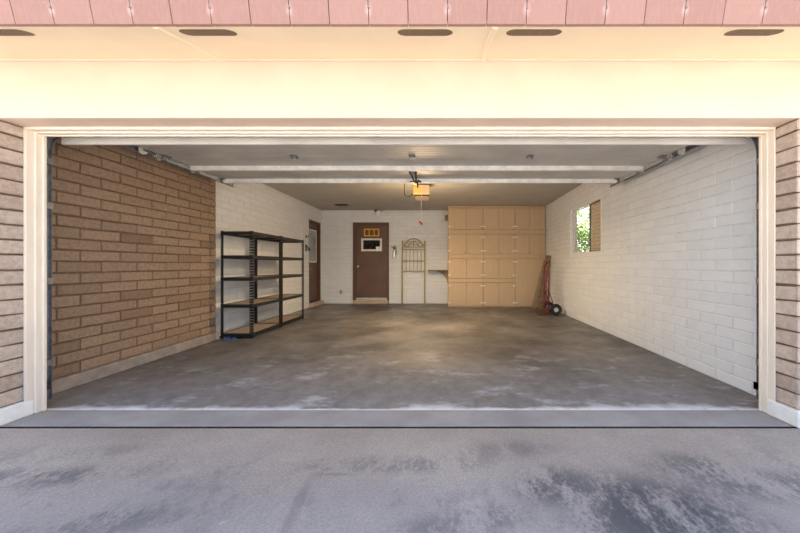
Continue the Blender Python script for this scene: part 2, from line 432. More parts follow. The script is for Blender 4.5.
# inward-leaning shingle fascia
fs = MB(); nb = MB(); x = -9.0; w = .208; k = 0; lean = .24
x0f = -2.259 - 32 * w
while x0f < 4.6:
    h0, h1 = 2.403, 2.68
    t = random.uniform(0, .0015)
    a, b_ = x0f + .002, x0f + w - .002
    y0, y1 = YS0 - .012 - t, YS0 - .012 - t - (h1 - h0) * lean
    fs.hexa([(a, y0, h0), (b_, y0, h0), (b_, y0 + .02, h0), (a, y0 + .02, h0)], [(a, y1, h1), (b_, y1, h1), (b_, y1 + .02, h1), (a, y1 + .02, h1)])
    if k % 2 == 1:
        zz = 2.475; yy = YS0 - .016 - (zz - h0) * lean - .008
        for dz, rr in ((0, .006),): nb.lathe([(rr, .012), (rr, 0), (rr * .5, -.003)], (a, yy, zz), 'Y', 8)
    x0f += w; k += 1
fo = struct(fs.build('trim_1', M['pink'])); q = nb.build('nail', M['nail'], fo); q['kind'] = 'structure'
struct(MB().hexa([(-9, YS0 + .008, 2.425), (4.6, YS0 + .008, 2.425), (4.6, YS0 + .03, 2.425), (-9, YS0 + .03, 2.425)],
                 [(-9, YS0 - .05, 2.67), (4.6, YS0 - .05, 2.67), (4.6, YS0 - .02, 2.67), (-9, YS0 - .02, 2.67)]).build('trim_2', M['gap']))

# soffit vents
vents = [(-2.46, 'leftmost slotted eave vent, cut off by the left edge of the photo'),
         (-1.31, 'slotted eave vent just right of the left soffit seam'),
         (-.095, 'slotted eave vent above the opener lamp, left of the right soffit seam'),
         (.515, 'slotted eave vent just right of the right soffit seam'),
         (1.747, 'rightmost slotted eave vent, near the upper right corner')]
for vx, lab in vents:
    yc = 1.934; hw, hd = .155, .046
    def oval(sx, sy, dz):
        pts = []
        for s, cx_ in ((1, hw - hd), (-1, -(hw - hd))):
            for i in range(9):
                a = (-PI / 2 + PI * i / 8) if s == 1 else (PI / 2 + PI * i / 8)
                pts.append((cx_ * 1 + sx * math.cos(a), sy * math.sin(a)))
        return [(vx + p[0], yc + p[1], sofz(yc + p[1]) + dz) for p in pts]
    r = thing('soffit_vent', lab, 'vent', (vx, yc, sofz(yc)), 'slotted vents in the eave soffit')
    o1, i1 = oval(hd + .006, hd + .006, -.0015), oval(hd, hd, -.003)
    rim = MB(); n = len(o1); rim.add(o1 + i1, [(i, (i + 1) % n, n + (i + 1) % n, n + i) for i in range(n)])
    rim.build('rim', M['soffit'], r)
    MB().quad(*oval(hd, hd, -.0026)).build('screen', M['vent'], r)

# door surround: three stepped mouldings, left / right / head
def frame_layer(name, xl, xr, zt, w, y0, y1, mat):
    m = MB()
    m.box(xl, xl + w[0], y0, y1, 0.004, zt); m.box(xr - w[1], xr, y0, y1, 0.004, zt); m.box(xl + w[0], xr - w[1], y0, y1, zt - w[2], zt)
    return struct(m.build(name, mat, bevel=.003, seg=2))
frame_layer('trim_4', -3.108, 2.478, 2.160, (.022, .012, .026), 2.560, 2.672, M['cream_trim'])
frame_layer('trim_5', -3.086, 2.466, 2.136, (.015, .009, .012), 2.608, 2.671, M['cream_trim'])
frame_layer('trim_6', -3.071, 2.457, 2.126, (.014, .008, .009), 2.648, 2.670, M['cream_trim'])

# ------------------------------------------------------------------ window
w0, w1, z0, z1 = WIN
W = root_struct('window_1', (XR, (w0 + w1) / 2, z0))
m = MB(); t = .018
m.box(XR - .012, 2.76, w0 - .002, w0 + t, z0, z1).box(XR - .012, 2.76, w1 - t, w1 + .002, z0, z1).box(XR - .012, 2.76, w0 + t, w1 - t, z1 - t, z1 + .002).box(XR - .012, 2.76, w0 + t, w1 - t, z0 - .002, z0 + t)
m.build('reveal_lining', M['whitepl'], W, bevel=.003)
m = MB(); m.box(2.80, 2.835, w1 - .03, w1 + .02, z0, z1).box(2.80, 2.835, w0 - .02, w0 + .03, z0, z1).box(2.80, 2.85, w0, w1, z0 - .02, z0 + .02)
m.build('outer_casing', M['cream_trim'], W)
ym = 6.55
def sash(x, a, b, mat, nm, mg):
    s = MB(); f_ = .022
    s.box(x, x + .025, a, a + f_, z0 + t, z1 - t).box(x, x + .025, b - f_, b, z0 + t, z1 - t).box(x, x + .025, a + f_, b - f_, z0 + t, z0 + t + f_).box(x, x + .025, a + f_, b - f_, z1 - t - f_, z1 - t)
    so_ = s.build(nm, mat, W, bevel=.002)
    MB().box(x + .010, x + .014, a + f_, b - f_, z0 + t + f_, z1 - t - f_).build('pane', mg, so_)
    return so_
sash(2.775, ym - .01, w1 - t, M['whitepl'], 'fixed_sash', M['glass'])
s2 = sash(2.755, w0 + t, ym + .02, M['door_dark'], 'sliding_sash', M['glass'])
MB().box(2.801, 2.803, w0 + t, ym, z0 + t, z1 - t).build('insect_screen', M['screen'], W)

splay(W)
# outside the window: block wall and planting
wall('wall_outside', 'X', 4.6, 3.0, 10.72, -.03, 3.3, .11, .2025, 3.1, .013, .014, -1, (M['brick_tan'], M['mortar']), .2)
def shrub(nm, lab, cat, c, r, n, mat, trunk, grp=None, cz=None):
    th = thing(nm, lab, cat, (c[0], c[1], -.03), grp)
    lf = MB(); cz = cz if cz is not None else r[2]
    for i in range(n):
        d = Vector((random.gauss(0, 1), random.gauss(0, 1), random.gauss(0, 1))).normalized() * random.uniform(.35, 1) ** .5
        p = Vector((c[0] + d.x * r[0], c[1] + d.y * r[1], cz + d.z * r[2]))
        if p.z < 0: continue
        u = Vector((random.gauss(0, 1), random.gauss(0, 1), random.gauss(0, .6))).normalized()
        v = u.cross(Vector((random.gauss(0, 1), random.gauss(0, 1), random.gauss(0, 1)))).normalized()
        s = random.uniform(.05, .10)
        lf.add([p - u * s, p + v * s * .45, p + u * s, p - v * s * .45], [(0, 1, 2, 3)])
    lf.build('foliage', mat, th)
    tr = MB()
    for i in range(4):
        a = random.uniform(0, 2 * PI)
        tr.tube([(c[0], c[1], -.03), (c[0] + .1 * math.cos(a), c[1] + .1 * math.sin(a), cz * .5), (c[0] + r[0] * .5 * math.cos(a), c[1] + r[1] * .5 * math.sin(a), cz + .2)], [trunk, trunk * .7, trunk * .3], 7)
    tr.build('stem', M['bark'], th, smooth=True)
shrub('shrub', 'green shrub outside the window, low in its left pane', 'shrub', (4.75, 11.7, 0), (.75, .65, .95), 1900, M['leaf'], .03, None, 1.55)
shrub('tree', 'yellow green tree outside the window, high in its left pane', 'tree', (5.3, 13.4, 0), (1.2, 1.0, .85), 1700, M['leaf2'], .07, None, 3.1)

# ------------------------------------------------------------------ doors
D = root_struct('door_1', (-2.075, YB, 0))
bx0, bx1 = -2.60, -1.55
m = MB(); m.box(bx0, bx0 + .095, YB - .035, YB + .12, .10, 2.37).box(bx1 - .06, bx1, YB - .035, YB + .12, .10, 2.37).box(bx0 + .095, bx1 - .06, YB - .035, YB + .12, 2.27, 2.37)
m.build('door_frame', M['door_dark'], D, bevel=.004)
leaf = MB().box(bx0 + .095, bx1 - .06, YB - .005, YB + .04, .165, 2.27).build('door_leaf', M['door'], D, bevel=.004)
MB().box(bx0 + .02, bx1 - .02, YB - .06, YB + .12, 0, .10).build('threshold', M['sill'], D, bevel=.006)
MB().box(bx0 + .095, bx1 - .06, YB - .03, YB + .05, .10, .16).build('door_sweep', M['galv_dull'], D, bevel=.003)
def ring(mb, x0_, x1_, z0_, z1_, y0_, y1_, w_, bars=0):
    mb.box(x0_, x0_ + w_, y0_, y1_, z0_, z1_).box(x1_ - w_, x1_, y0_, y1_, z0_, z1_).box(x0_ + w_, x1_ - w_, y0_, y1_, z0_, z0_ + w_).box(x0_ + w_, x1_ - w_, y0_, y1_, z1_ - w_, z1_)
    for i in range(bars):
        xx = x0_ + (x1_ - x0_) * (i + 1) / (bars + 1); mb.box(xx - w_ * .4, xx + w_ * .4, y0_, y1_, z0_ + w_, z1_ - w_)
    return mb
o = ring(MB(), -2.355, -1.755, 1.53, 1.905, YB - .035, YB, .055).build('window_frame', M['whitepl'], leaf, bevel=.004)
MB().box(-2.30, -1.81, YB - .015, YB - .008, 1.585, 1.85).build('window_pane', M['black_glass'], leaf)
MB().box(-1.93, -1.815, YB - .02, YB - .014, 1.585, 1.665).build('window_sticker', M['whitepl'], leaf)
o = ring(MB(), -2.275, -1.835, 1.965, 2.185, YB - .03, YB, .028, 2).build('vent_frame', M['yellow'], leaf, bevel=.003)
MB().box(-2.25, -1.86, YB - .014, YB - .004, 1.99, 2.16).build('vent_pane', M['bronze_glass'], leaf)
MB().lathe([(.012, 0), (.012, -.03), (.034, -.04), (.038, -.06), (.028, -.078), (.004, -.082)], (-2.445, YB - .005, 1.085), 'Y', 18).build('door_knob', M['brass'], leaf, smooth=True)

D2 = root_struct('door_2', (XL, 9.55, .10))
m = MB(); m.box(XL - .16, XL - .005, 9.13, 9.17, .10, 2.34).box(XL - .16, XL + .012, 9.90, 9.97, .10, 2.34).box(XL - .16, XL + .006, 9.17, 9.90, 2.28, 2.34)
m.build('door_frame', M['door_dark'], D2, bevel=.003)
lf2 = MB().box(XL - .10, XL - .06, 9.17, 9.90, .13, 2.28).build('door_leaf', M['door'], D2, bevel=.003)
m = MB()
for a, b, c, d in ((9.26, 9.29, 1.20, 2.10), (9.78, 9.81, 1.20, 2.10), (9.29, 9.78, 1.20, 1.23), (9.29, 9.78, 2.07, 2.10)): m.box(XL - .062, XL - .045, a, b, c, d)
m.build('window_frame', M['whitepl'], lf2, bevel=.003)
MB().box(XL - .062, XL - .056, 9.29, 9.78, 1.23, 2.07).build('window_pane', M['pale_glass'], lf2)
MB().lathe([(.01, 0), (.01, .03), (.03, .04), (.03, .06), (.004, .07)], (XL - .06, 9.24, 1.02), 'X', 14).build('door_knob', M['brass'], lf2, smooth=True)
MB().box(XL - .2, XL - .005, 9.13, 9.97, .0, .10).build('threshold', M['sill'], D2, bevel=.004)
tag(MB().box(XL + .004, XL + .11, 9.10, 10.0, 0, .095).build('concrete_step', M['sill'], base=(XL + .1, 9.5, 0), bevel=.012), 'low tan concrete step in front of the side door in the left corner', 'step')

# ------------------------------------------------------------------ garage door, tracks, opener
DX0, DX1, DZ = -3.065, 2.455, 2.328
GD = thing('garage_door', 'raised steel sectional garage door hanging flat under the ceiling', 'garage door', (-.3, 3.8, DZ))
def section(y0, z0_, y1, z1_, th=.045):
    d = Vector((0, y1 - y0, z1_ - z0_)); d.normalize(); nrm = Vector((0, -d.z, d.y))
    m = MB(); n = 6
    def pt(x, s, h): 
        p = Vector((x, y0, z0_)) + d * s + nrm * h; return tuple(p)
    L = math.hypot(y1 - y0, z1_ - z0_) - .006
    m.hexa([pt(DX0, 0, .006), pt(DX1, 0, .006), pt(DX1, L, .006), pt(DX0, L, .006)], [pt(DX0, 0, th), pt(DX1, 0, th), pt(DX1, L, th), pt(DX0, L, th)])
    for i in range(n):          # shallow pressed ribs on the inner skin
        a = L * (i + .12) / n; b = L * (i + .88) / n
        m.hexa([pt(DX0, a + .02, .003), pt(DX1, a + .02, .003), pt(DX1, b - .02, .003), pt(DX0, b - .02, .003)], [pt(DX0, a, .007), pt(DX1, a, .007), pt(DX1, b, .007), pt(DX0, b, .007)])
    return m.build('door_section', M['galv_dull'], GD)
section(2.80, 2.118, 3.27, DZ - .02)
section(3.28, DZ - .02, 3.80, DZ)
section(3.80, DZ, 4.32, DZ)
section(4.32, DZ, 4.85, DZ)
MB().box(DX0, DX1, 2.775, 2.80, 2.098, 2.158).build('bottom_retainer', M['galv_dull'], GD, bevel=.004)
for sy in (4.17, 4.80):
    m = MB(); m.prism([(sy, DZ), (sy, DZ - .055), (sy + .045, DZ - .055), (sy + .045, DZ), (sy + .042, DZ), (sy + .042, DZ - .052), (sy + .003, DZ - .052), (sy + .003, DZ)], 'X', DX0 + .02, DX1 - .02)
    m.build('strut', M['galv'], GD)
for hx in (-1.63, -.33, .97):
    m = MB(); m.box(hx - .035, hx + .035, 3.75, 3.85, DZ - .006, DZ)
    m.tube([(hx - .035, 3.80, DZ - .012), (hx + .035, 3.80, DZ - .012)], .010, 8)
    m.box(hx - .03, hx - .02, 3.77, 3.83, DZ - .03, DZ).box(hx + .02, hx + .03, 3.77, 3.83, DZ - .03, DZ)
    m.build('hinge', M['track'], GD)
for ex, sg in ((DX0, -1), (DX1, 1)):
    for ry in (3.30, 3.80, 4.32, 4.80):
        h = MB().box(ex - sg * .06, ex, ry - .04, ry + .04, DZ - .012, DZ - .001).box(ex - sg * .012, ex, ry - .03, ry + .03, DZ - .045, DZ).build('end_bracket', M['track'], GD)
        MB().tube([(ex - sg * .03, ry, DZ - .03), (ex + sg * .055, ry, DZ - .03)], .006, 8).lathe([(.008, -.01), (.022, -.01), (.022, .01), (.008, .01)], (ex + sg * .055, ry, DZ - .03), 'X', 14).build('roller', M['galv_dull'], h, smooth=True)

def track(sg, xt, lab):
    t = thing('garage_door_track', lab, 'door track', (xt, 2.78, 0), 'garage door tracks')
    zt = DZ + .005; R = .32
    path = [(2.765, .04), (2.765, zt - R)] + [(2.765 + R - R * math.cos(a), zt - R + R * math.sin(a)) for a in [PI / 2 * i / 10 for i in range(1, 11)]] + [(5.25, zt)]
    m = MB(); prof = [(-.004, -.026), (.022, -.026), (.022, -.022), (0, -.022), (0, .022), (.022, .022), (.022, .026), (-.004, .026)]
    rings = []
    for i, (y, z) in enumerate(path):
        a = Vector(path[max(i - 1, 0)]); b = Vector(path[min(i + 1, len(path) - 1)]); d = (b - a).normalized(); nn = Vector((-d.y, d.x))
        rings.append([(xt - sg * p[0] + sg * .03, y + nn.x * p[1], z + nn.y * p[1]) for p in prof])
    n = len(prof); vs = [p for r_ in rings for p in r_]
    m.add(vs, [(i * n + k, i * n + (k + 1) % n, (i + 1) * n + (k + 1) % n, (i + 1) * n + k) for i in range(len(rings) - 1) for k in range(n)])
    m.build('rail', M['track'], t)
    for zz in (.35, 1.0, 1.6, 1.95):
        MB().box(xt - .02, xt + .03, 2.70, 2.765, zz - .025, zz + .025).build('jamb_bracket', M['track'], t)
    a = MB(); a.box(xt + sg * .034, xt + sg * .05, 3.35, 5.20, zt - .005, zt + .035); a.build('angle_iron', M['track'], t)
    hb = MB(); hb.box(xt + sg * .05 - .015, xt + sg * .05 + .015, 5.12, 5.124, zt, ZC).box(xt + sg * .05 - .002, xt + sg * .05 + .002, 5.10, 5.13, zt, ZC)
    hb.build('ceiling_hanger', M['galv_dull'], t)
    cb = MB().tube([(xt + .0, 2.745, .12), (xt + .0, 2.745, 2.25)], .004, 6).build('lift_cable', M['track'], t)
    return t
tl = track(-1, -3.145, 'steel garage door track along the left brick wall')
tr_ = track(1, 2.535, 'steel garage door track along the right white wall')
def spring(sg, xs, t):
    zz = DZ + .005
    path = []; y0_, y1_ = 3.75, 4.9; turns = 46
    for i in range(turns * 8 + 1):
        a = 2 * PI * i / 8; path.append((xs + .020 * math.cos(a), y0_ + (y1_ - y0_) * i / (turns * 8), zz + .020 * math.sin(a)))
    sp = MB().tube(path, .0035, 5).build('extension_spring', M['galv'], t, smooth=True)
    MB().lathe([(.01, -.012), (.045, -.012), (.038, -.004), (.038, .004), (.045, .012), (.01, .012)], (xs, 3.62, zz), 'X', 18).build('pulley', M['galv'], sp, smooth=True)
    MB().box(xs - .004, xs + .018, 3.60, 3.76, zz - .012, zz + .012).build('pulley_fork', M['track'], sp)
    MB().tube([(xs, 3.60, zz + .04), (xs, 2.85, zz + .04)], .004, 6).build('spring_cable', M['track'], sp)
    MB().box(xs - .012, xs + .012, 4.89, 5.14, zz - .012, zz + .012).build('eye_bolt', M['galv_dull'], sp)
spring(-1, -3.135, tl)
spring(1, 2.515, tr_)

OX, OY = -.385, 6.45
OP = thing('garage_door_opener', 'ceiling hung garage door opener with a lit amber lamp lens', 'garage door opener', (OX, OY, 2.5))
MB().box(OX - .125, OX + .135, OY + .01, OY + .36, 2.43, 2.60).build('motor_housing', M['galv_dull'], OP, bevel=.015, seg=2)
MB().prism([(OX - .145, 2.43), (OX + .150, 2.43), (OX + .150, 2.595), (OX - .135, 2.60)], 'Y', OY - .12, OY + .008).build('lamp_lens', M['lens'], OP, bevel=.012, seg=2)
MB().box(OX - .13, OX + .145, OY - .10, OY + .37, 2.395, 2.428).build('lower_cover', M['gap'], OP, bevel=.006)
MB().box(OX - .02, OX + .02, 2.74, OY + .05, 2.605, 2.65).build('rail', M['track'], OP)
for dx in (-.1, .1):
    MB().box(OX + dx - .014, OX + dx + .014, OY + .14, OY + .144, 2.58, ZC).build('hanger', M['track'], OP)
MB().box(OX - .03, OX + .03, 5.02, 5.20, 2.575, 2.606).tube([(OX - .03, 5.1, 2.58), (OX - .03, 4.98, 2.46), (OX - .03, 4.90, 2.40)], .014, 8).tube([(OX - .01, 5.1, 2.58), (OX + .0, 4.90, 2.40)], .009, 8).build('trolley_arm', M['blackpl'], OP)
MB().box(OX - .05, OX + .03, 4.70, 4.86, DZ - .07, DZ - .056).box(OX - .035, OX + .015, 4.845, 4.875, DZ - .065, DZ + .04).tube([(OX - .03, 4.42, DZ - .01), (OX + .02, 4.72, DZ - .075), (OX + .045, 4.76, 2.27), (-.336, 4.79, 2.20)], .011, 8).tube([(OX + .05, 4.42, DZ - .01), (OX + .03, 4.72, DZ - .07)], .011, 8).tube([(-.336, 4.79, 2.30), (-.29, 4.79, 2.275)], .016, 8).build('arm_bracket', M['blackpl'], GD)
cd = MB().tube([(-.305, 5.1, 2.58), (-.306, 5.1, 2.2), (-.305, 5.1, 1.78)], .0025, 6).build('release_cord', M['whitepl'], OP)
MB().tube([(-.335, 5.1, 1.77), (-.30, 5.1, 1.735), (-.285, 5.1, 1.725)], [.012, .016, .010], 8).build('pull_handle', M['redpl'], cd, smooth=True)
MB().tube([(OX - .16, OY + .2, 2.50), (OX - .26, OY + .1, 2.42), (OX - .33, OY + .1, 2.46), (OX - .34, OY + .2, 2.60), (OX - .34, OY + .25, ZC)], .007, 6).build('power_cord', M['blackpl'], OP, smooth=True)

for sx, lab in ((-3.11, 'black safety sensor low on the left door jamb'), (2.485, 'black safety sensor low on the right door jamb')):
    sn = thing('safety_sensor', lab, 'sensor', (sx, 2.73, .17), 'door safety sensors')
    g = 1 if sx < 0 else -1
    MB().box(sx - .012, sx + .012 * g, 2.70, 2.74, .145, .205).build('eye_housing', M['blackpl'], sn, bevel=.004)
    MB().box(sx - .012, sx + .004, 2.691, 2.72, .12, .15).build('bracket', M['track'], sn)

# ------------------------------------------------------------------ shelving units
def shelving(y0, y1, lab):
    x0_, x1_ = -3.40, -2.915
    u = thing('shelving_unit', lab, 'shelving unit', ((x0_ + x1_) / 2, (y0 + y1) / 2, 0), 'black steel shelving units')
    H = 1.655
    for px, sx in ((x0_, 1), (x1_, -1)):
        for py, sy in ((y0, 1), (y1, -1)):
            m = MB(); w_, th = .042, .003
            for (a0, a1) in ((0, .013), (.029, w_)):
                m.box(px + sx * a0, px + sx * a1, py, py + sy * th, 0, H)
                m.box(px, px + sx * th, py + sy * a0, py + sy * a1, 0, H)
            z = 0
            while z < H - .02:
                m.box(px + sx * .012, px + sx * .03, py, py + sy * th, z, z + .024)
                m.box(px, px + sx * th, py + sy * .012, py + sy * .03, z, z + .024)
                z += .042
            m.build('post', M['black'], u)
    for zt in (1.645, 1.275, .935, .52, .075):
        m = MB(); d = .004; hh = .052
        m.box(x0_ + d, x1_ - d, y0 + d, y0 + d + .012, zt - hh, zt).box(x0_ + d, x1_ - d, y1 - d - .012, y1 - d, zt - hh, zt)
        m.box(x0_ + d, x0_ + d + .012, y0 + .016, y1 - .016, zt - hh, zt).box(x1_ - d - .012, x1_ - d, y0 + .016, y1 - .016, zt - hh, zt)
        m.box(x0_ + .02, x1_ - .02, (y0 + y1) / 2 - .015, (y0 + y1) / 2 + .015, zt - .045, zt - .022)
        s = m.build('shelf', M['black'], u)
        MB().box(x0_ + .017, x1_ - .017, y0 + .017, y1 - .017, zt - .02, zt - .006).build('shelf_board', M['board'], s)
shelving(5.30, 6.26, 'black steel five-tier shelving unit nearer the open garage front')
shelving(6.275, 7.28, 'black steel five-tier shelving unit nearer the side door')
m = MB()
for i in range(5):
    cx_, cy_ = -3.30 + i * .035, 5.19 + random.uniform(-.02, .03)
    m.hexa([(cx_, cy_, .0), (cx_ + .05, cy_ + .02, .0), (cx_ + .04, cy_ + .06, .0), (cx_ - .01, cy_ + .05, 0)],
           [(cx_ + .01, cy_ + .01, .02), (cx_ + .045, cy_ + .02, .03), (cx_ + .035, cy_ + .05, .015), (cx_, cy_ + .04, .025)])
tag(m.build('plastic_scrap', M['blue'], base=(-3.22, 5.2, 0)), 'crumpled blue plastic scrap on the floor at the near foot of the shelving', 'scrap')

# ------------------------------------------------------------------ built-in cabinets
YC = 9.32
def px(x): return (x - VX) * YC / F
def pz(y): return CH + (VY - y) * YC / F
cols = [(448.2, 466.4, 483.0), (483.0, 498.8, 515.0), (515.0, 529.6, 547.2)]
rows = [(207.8, 229.9), (234.0, 254.2), (258.4, 278.4), (282.4, 306.0)]
labs = ['tan built-in cabinet stack at the left end, eight doors, beside the small shelf',
        'tan built-in cabinet stack in the middle, eight doors, between the two end stacks',
        'tan built-in cabinet stack in the right corner with one tall lower door']
for ci, (a, mid, b) in enumerate(cols):
    xa, xm, xb = px(a) + .0008, px(mid), px(b) - .0008
    if ci == 2: xb = xr(YC) - .004
    c = thing('storage_cabinet', labs[ci], 'cabinet', ((xa + xb) / 2, YC + .3, 0), 'tan built-in garage cabinets')
    zt = ZC - .008
    MB().box(xa, xb, YC + .030, YB - .012, .0, zt).build('carcass', M['cab'], c, bevel=.002)
    rows_c = rows if ci < 2 else rows[:2] + [(258.4, 306.0)]
    edges = [zt] + [pz(v) for r_ in rows_c for v in r_] + [0.0]
    for i in range(0, len(edges), 2):
        if edges[i] - edges[i + 1] > .012: MB().box(xa, xb, YC - .018, YC + .031, edges[i + 1] + .002, edges[i] - .002).build('face_rail', M['cab'], c)
    for ri, (t_, b_) in enumerate(rows_c):
        tall = ci == 2 and ri == 2
        spans = [(xa + .004, xb - .008)] if tall else [(xa + .004, xm - .002), (xm + .002, xb - .004)]
        if ci == 2: spans = [(p, min(q, xr(YC) - .03)) for p, q in spans]
        for di, (p, q) in enumerate(spans):
            d = MB().box(p, q, YC - .018, YC + .031, pz(b_) + .009, pz(t_) - .009).build('door', M['cab'], c, bevel=.003)
            hl = [pz(b_) + .09, pz(t_) - .09] if ri else [pz(b_) + .09]
            he = p if di == 0 else q
            if ci == 2 and di == 1: hl = []
            for hz in hl:
                s = 1 if di == 0 else -1; he_ = he + s * .010
                h = MB().box(he_ - s * .012, he + s * .05, YC - .026, YC - .021, hz - .014, hz + .014).box(he + s * .05, he + s * .068, YC - .026, YC - .021, hz - .006, hz + .006)
                h.tube([(he_ - s * .004, YC - .027, hz - .02), (he_ - s * .004, YC - .027, hz + .02)], .006, 8)
                h.build('hinge', M['whitepl'], d)
            kx = (q - .03) if di == 0 else (p + .03)
            kz = pz(t_) - .05 if ri > 1 else pz(b_) + .045
            if ri: MB().lathe([(.006, 0), (.006, -.012), (.012, -.016), (.012, -.022), (.002, -.025)], (kx, YC - .021, kz), 'Y', 12).build('knob', M['cabknob'], d, smooth=True)
tag(MB().box(px(445), px(448.2) + .001, 9.42, 9.55, pz(219.6), pz(214.4)).build('wooden_block', M['wood'], base=(px(446.5), 9.48, pz(219.6)), bevel=.005), 'small brown wooden block high on the left side of the cabinets', 'block')
sh = thing('wall_shelf', 'narrow tan wooden shelf on a curved bracket left of the cabinets', 'shelf', (.0, YB, .97))
MB().box(-.405, px(448.2) + .001, 9.78, YB - .004, .955, .985).build('shelf_board', M['wood2'], sh, bevel=.004)
bx = px(448.2) + .0005
MB().prism([(bx, .954), (bx - .30, .954)] + [(bx - .30 + .28 * math.sin(a), .954 - .03 - .30 * (1 - math.cos(a))) for a in [PI / 2 * i / 8 for i in range(9)]] + [(bx, .62)], 'Y', 9.90, 9.93).build('bracket', M['wood2'], sh, bevel=.003)

# ------------------------------------------------------------------ headboard
def bp(x, y, Y=10.0): return ((x - VX) * Y / F, CH + (VY - y) * Y / F)
hb = thing('bed_headboard', 'antique gold metal headboard with arched top leaning on the back wall', 'headboard', (bp(413.5, 300)[0], 10.0, 0))
xa, xb = bp(402.3, 0)[0], bp(424.8, 0)[0]; zt = bp(0, 243)[1]
def hy(z): return 9.975 + .08 * z / 1.8
for xx in (xa, xb):
    MB().tube([(xx, hy(0), .002), (xx, hy(zt), zt)], .021, 12).build('post', M['gold'], hb, smooth=True)
    MB().lathe([(.014, 0), (.026, .012), (.03, .03), (.02, .05), (.008, .065), (.012, .075), (.002, .085)], (xx, hy(zt), zt - .002), 'Z', 14).build('finial', M['gold'], hb, smooth=True)
rz = {k: bp(0, v)[1] for k, v in dict(r0=247.0, r1=249.6, r2=261, r3=271.4).items()}
for k, z in rz.items():
    MB().tube([(xa, hy(z), z), (xb, hy(z), z)], .013, 10).build('crossbar', M['gold'], hb, smooth=True)
for i in range(5):
    xx = xa + (xb - xa) * (i + 1) / 6
    MB().tube([(xx, hy(rz['r3']), rz['r3']), (xx, hy(rz['r1']), rz['r1'])], .008, 8).build('spindle', M['gold'], hb, smooth=True)
cx_ = (xa + xb) / 2; hw = (xb - xa) / 2; zb = rz['r0']
arch = []
for i in range(25):
    s = -1 + 2 * i / 24; arch.append((cx_ + hw * s, hy(zb), zb + .055 + .19 * max(0., 1 - (abs(s) / .72) ** 2) ** .5 if abs(s) < .72 else zb + .055))
MB().tube(arch, .014, 8).build('arch', M['gold'], hb, smooth=True)
MB().tube([(cx_ + (hw * .42) * math.cos(PI * i / 12), hy(zb), zb + .16 * math.sin(PI * i / 12)) for i in range(13)], .010, 8).build('arch', M['gold'], hb, smooth=True)
for s in (-1, 1):
    MB().tube([(cx_ + s * (.07 + .11 * (1 - i / 20) * math.cos(PI * 2.4 * i / 20)), hy(zb), zb + .10 + .085 * (1 - i / 20) * math.sin(PI * 2.4 * i / 20)) for i in range(21)], .009, 7).build('scroll', M['gold'], hb, smooth=True)
    MB().tube([(cx_ + s * (hw - .12 + .075 * math.cos(2 * PI * i / 16)), hy(zb), zb + .08 + .06 * math.sin(2 * PI * i / 16)) for i in range(16)], .008, 7, True).build('scroll', M['gold'], hb, smooth=True)
MB().tube([(cx_, hy(zb), zb), (cx_, hy(zb), zb + .235)], .009, 8).build('arch_stem', M['gold'], hb, smooth=True)

# ------------------------------------------------------------------ small fittings
ex = (394.0 - VX) * 10.0 / F; ez = CH + (VY - 258.2) * 10.0 / F
fe = thing('fire_extinguisher', 'small silver fire extinguisher hung on the back wall right of the door', 'fire extinguisher', (ex, 10.02, ez))
MB().lathe([(.03, 0), (.045, .012), (.047, .03), (.047, .215), (.04, .245), (.022, .265), (.02, .28)], (ex, 10.02, ez), 'Z', 20).build('cylinder', M['silver'], fe, smooth=True)
MB().lathe([(.022, .275), (.026, .285), (.024, .315), (.010, .325)], (ex, 10.02, ez), 'Z', 14).build('valve', M['blackpl'], fe, smooth=True)
MB().tube([(ex - .01, 10.02, ez + .31), (ex - .085, 10.0, ez + .345)], .010, 8).tube([(ex - .01, 10.02, ez + .35), (ex + .03, 10.02, ez + .36), (ex + .06, 10.01, ez + .31)], .011, 8).build('handle', M['blackpl'], fe, smooth=True)
MB().tube([(ex + .02, 10.02, ez + .30), (ex + .065, 10.01, ez + .26), (ex + .06, 10.01, ez + .10)], .009, 8).build('hose', M['blackpl'], fe, smooth=True)
MB().box(ex - .03, ex + .03, 10.066, YB, ez + .02, ez + .30).build('wall_bracket', M['track'], fe)

lx = (376.5 - VX) * 10.0 / F; lz = CH + (VY - 211.) * 10.0 / F
wl = thing('wall_light', 'small bare-bulb spotlight on a dark mount above the back door', 'light fixture', (lx, YB, lz))
MB().lathe([(.055, .0), (.055, -.02), (.03, -.035), (.012, -.04)], (lx - .03, YB, lz + .03), 'Y', 18).build('mount', M['track'], wl, smooth=True)
MB().tube([(lx - .03, YB - .03, lz + .04), (lx - .01, YB - .10, lz + .02), (lx + .03, YB - .13, lz - .03)], [.02, .03, .036], 12).build('lamp_holder', M['blackpl'], wl, smooth=True)
MB().tube([(lx + .03, YB - .13, lz - .03), (lx + .045, YB - .17, lz - .05), (lx + .07, YB - .21, lz - .085), (lx + .075, YB - .22, lz - .09)], [.035, .065, .07, .012], 14).build('bulb', M['whitepl'], wl, smooth=True)
MB().tube([(lx - .03, YB - .03, lz + .03), (lx + .12, YB - .06, lz + .015), (lx + .19, YB - .06, lz + .01)], [.008, .008, .022], 10).build('sensor_arm', M['greyplate'], wl, smooth=True)

ox_, oz_ = (341 - VX) * YB / F, CH + (VY - 292) * YB / F
ot = thing('wall_outlet', 'small grey outlet low on the back wall left of the door', 'outlet', (ox_, YB, oz_))
MB().box(ox_ - .04, ox_ + .04, YB - .012, YB, oz_ - .06, oz_ + .06).build('cover_plate', M['greyplate'], ot, bevel=.004)
for s in (-.025, .025): MB().lathe([(.022, 0), (.022, -.005)], (ox_, YB - .011, oz_ + s), 'Y', 14).build('socket', M['track'], ot)

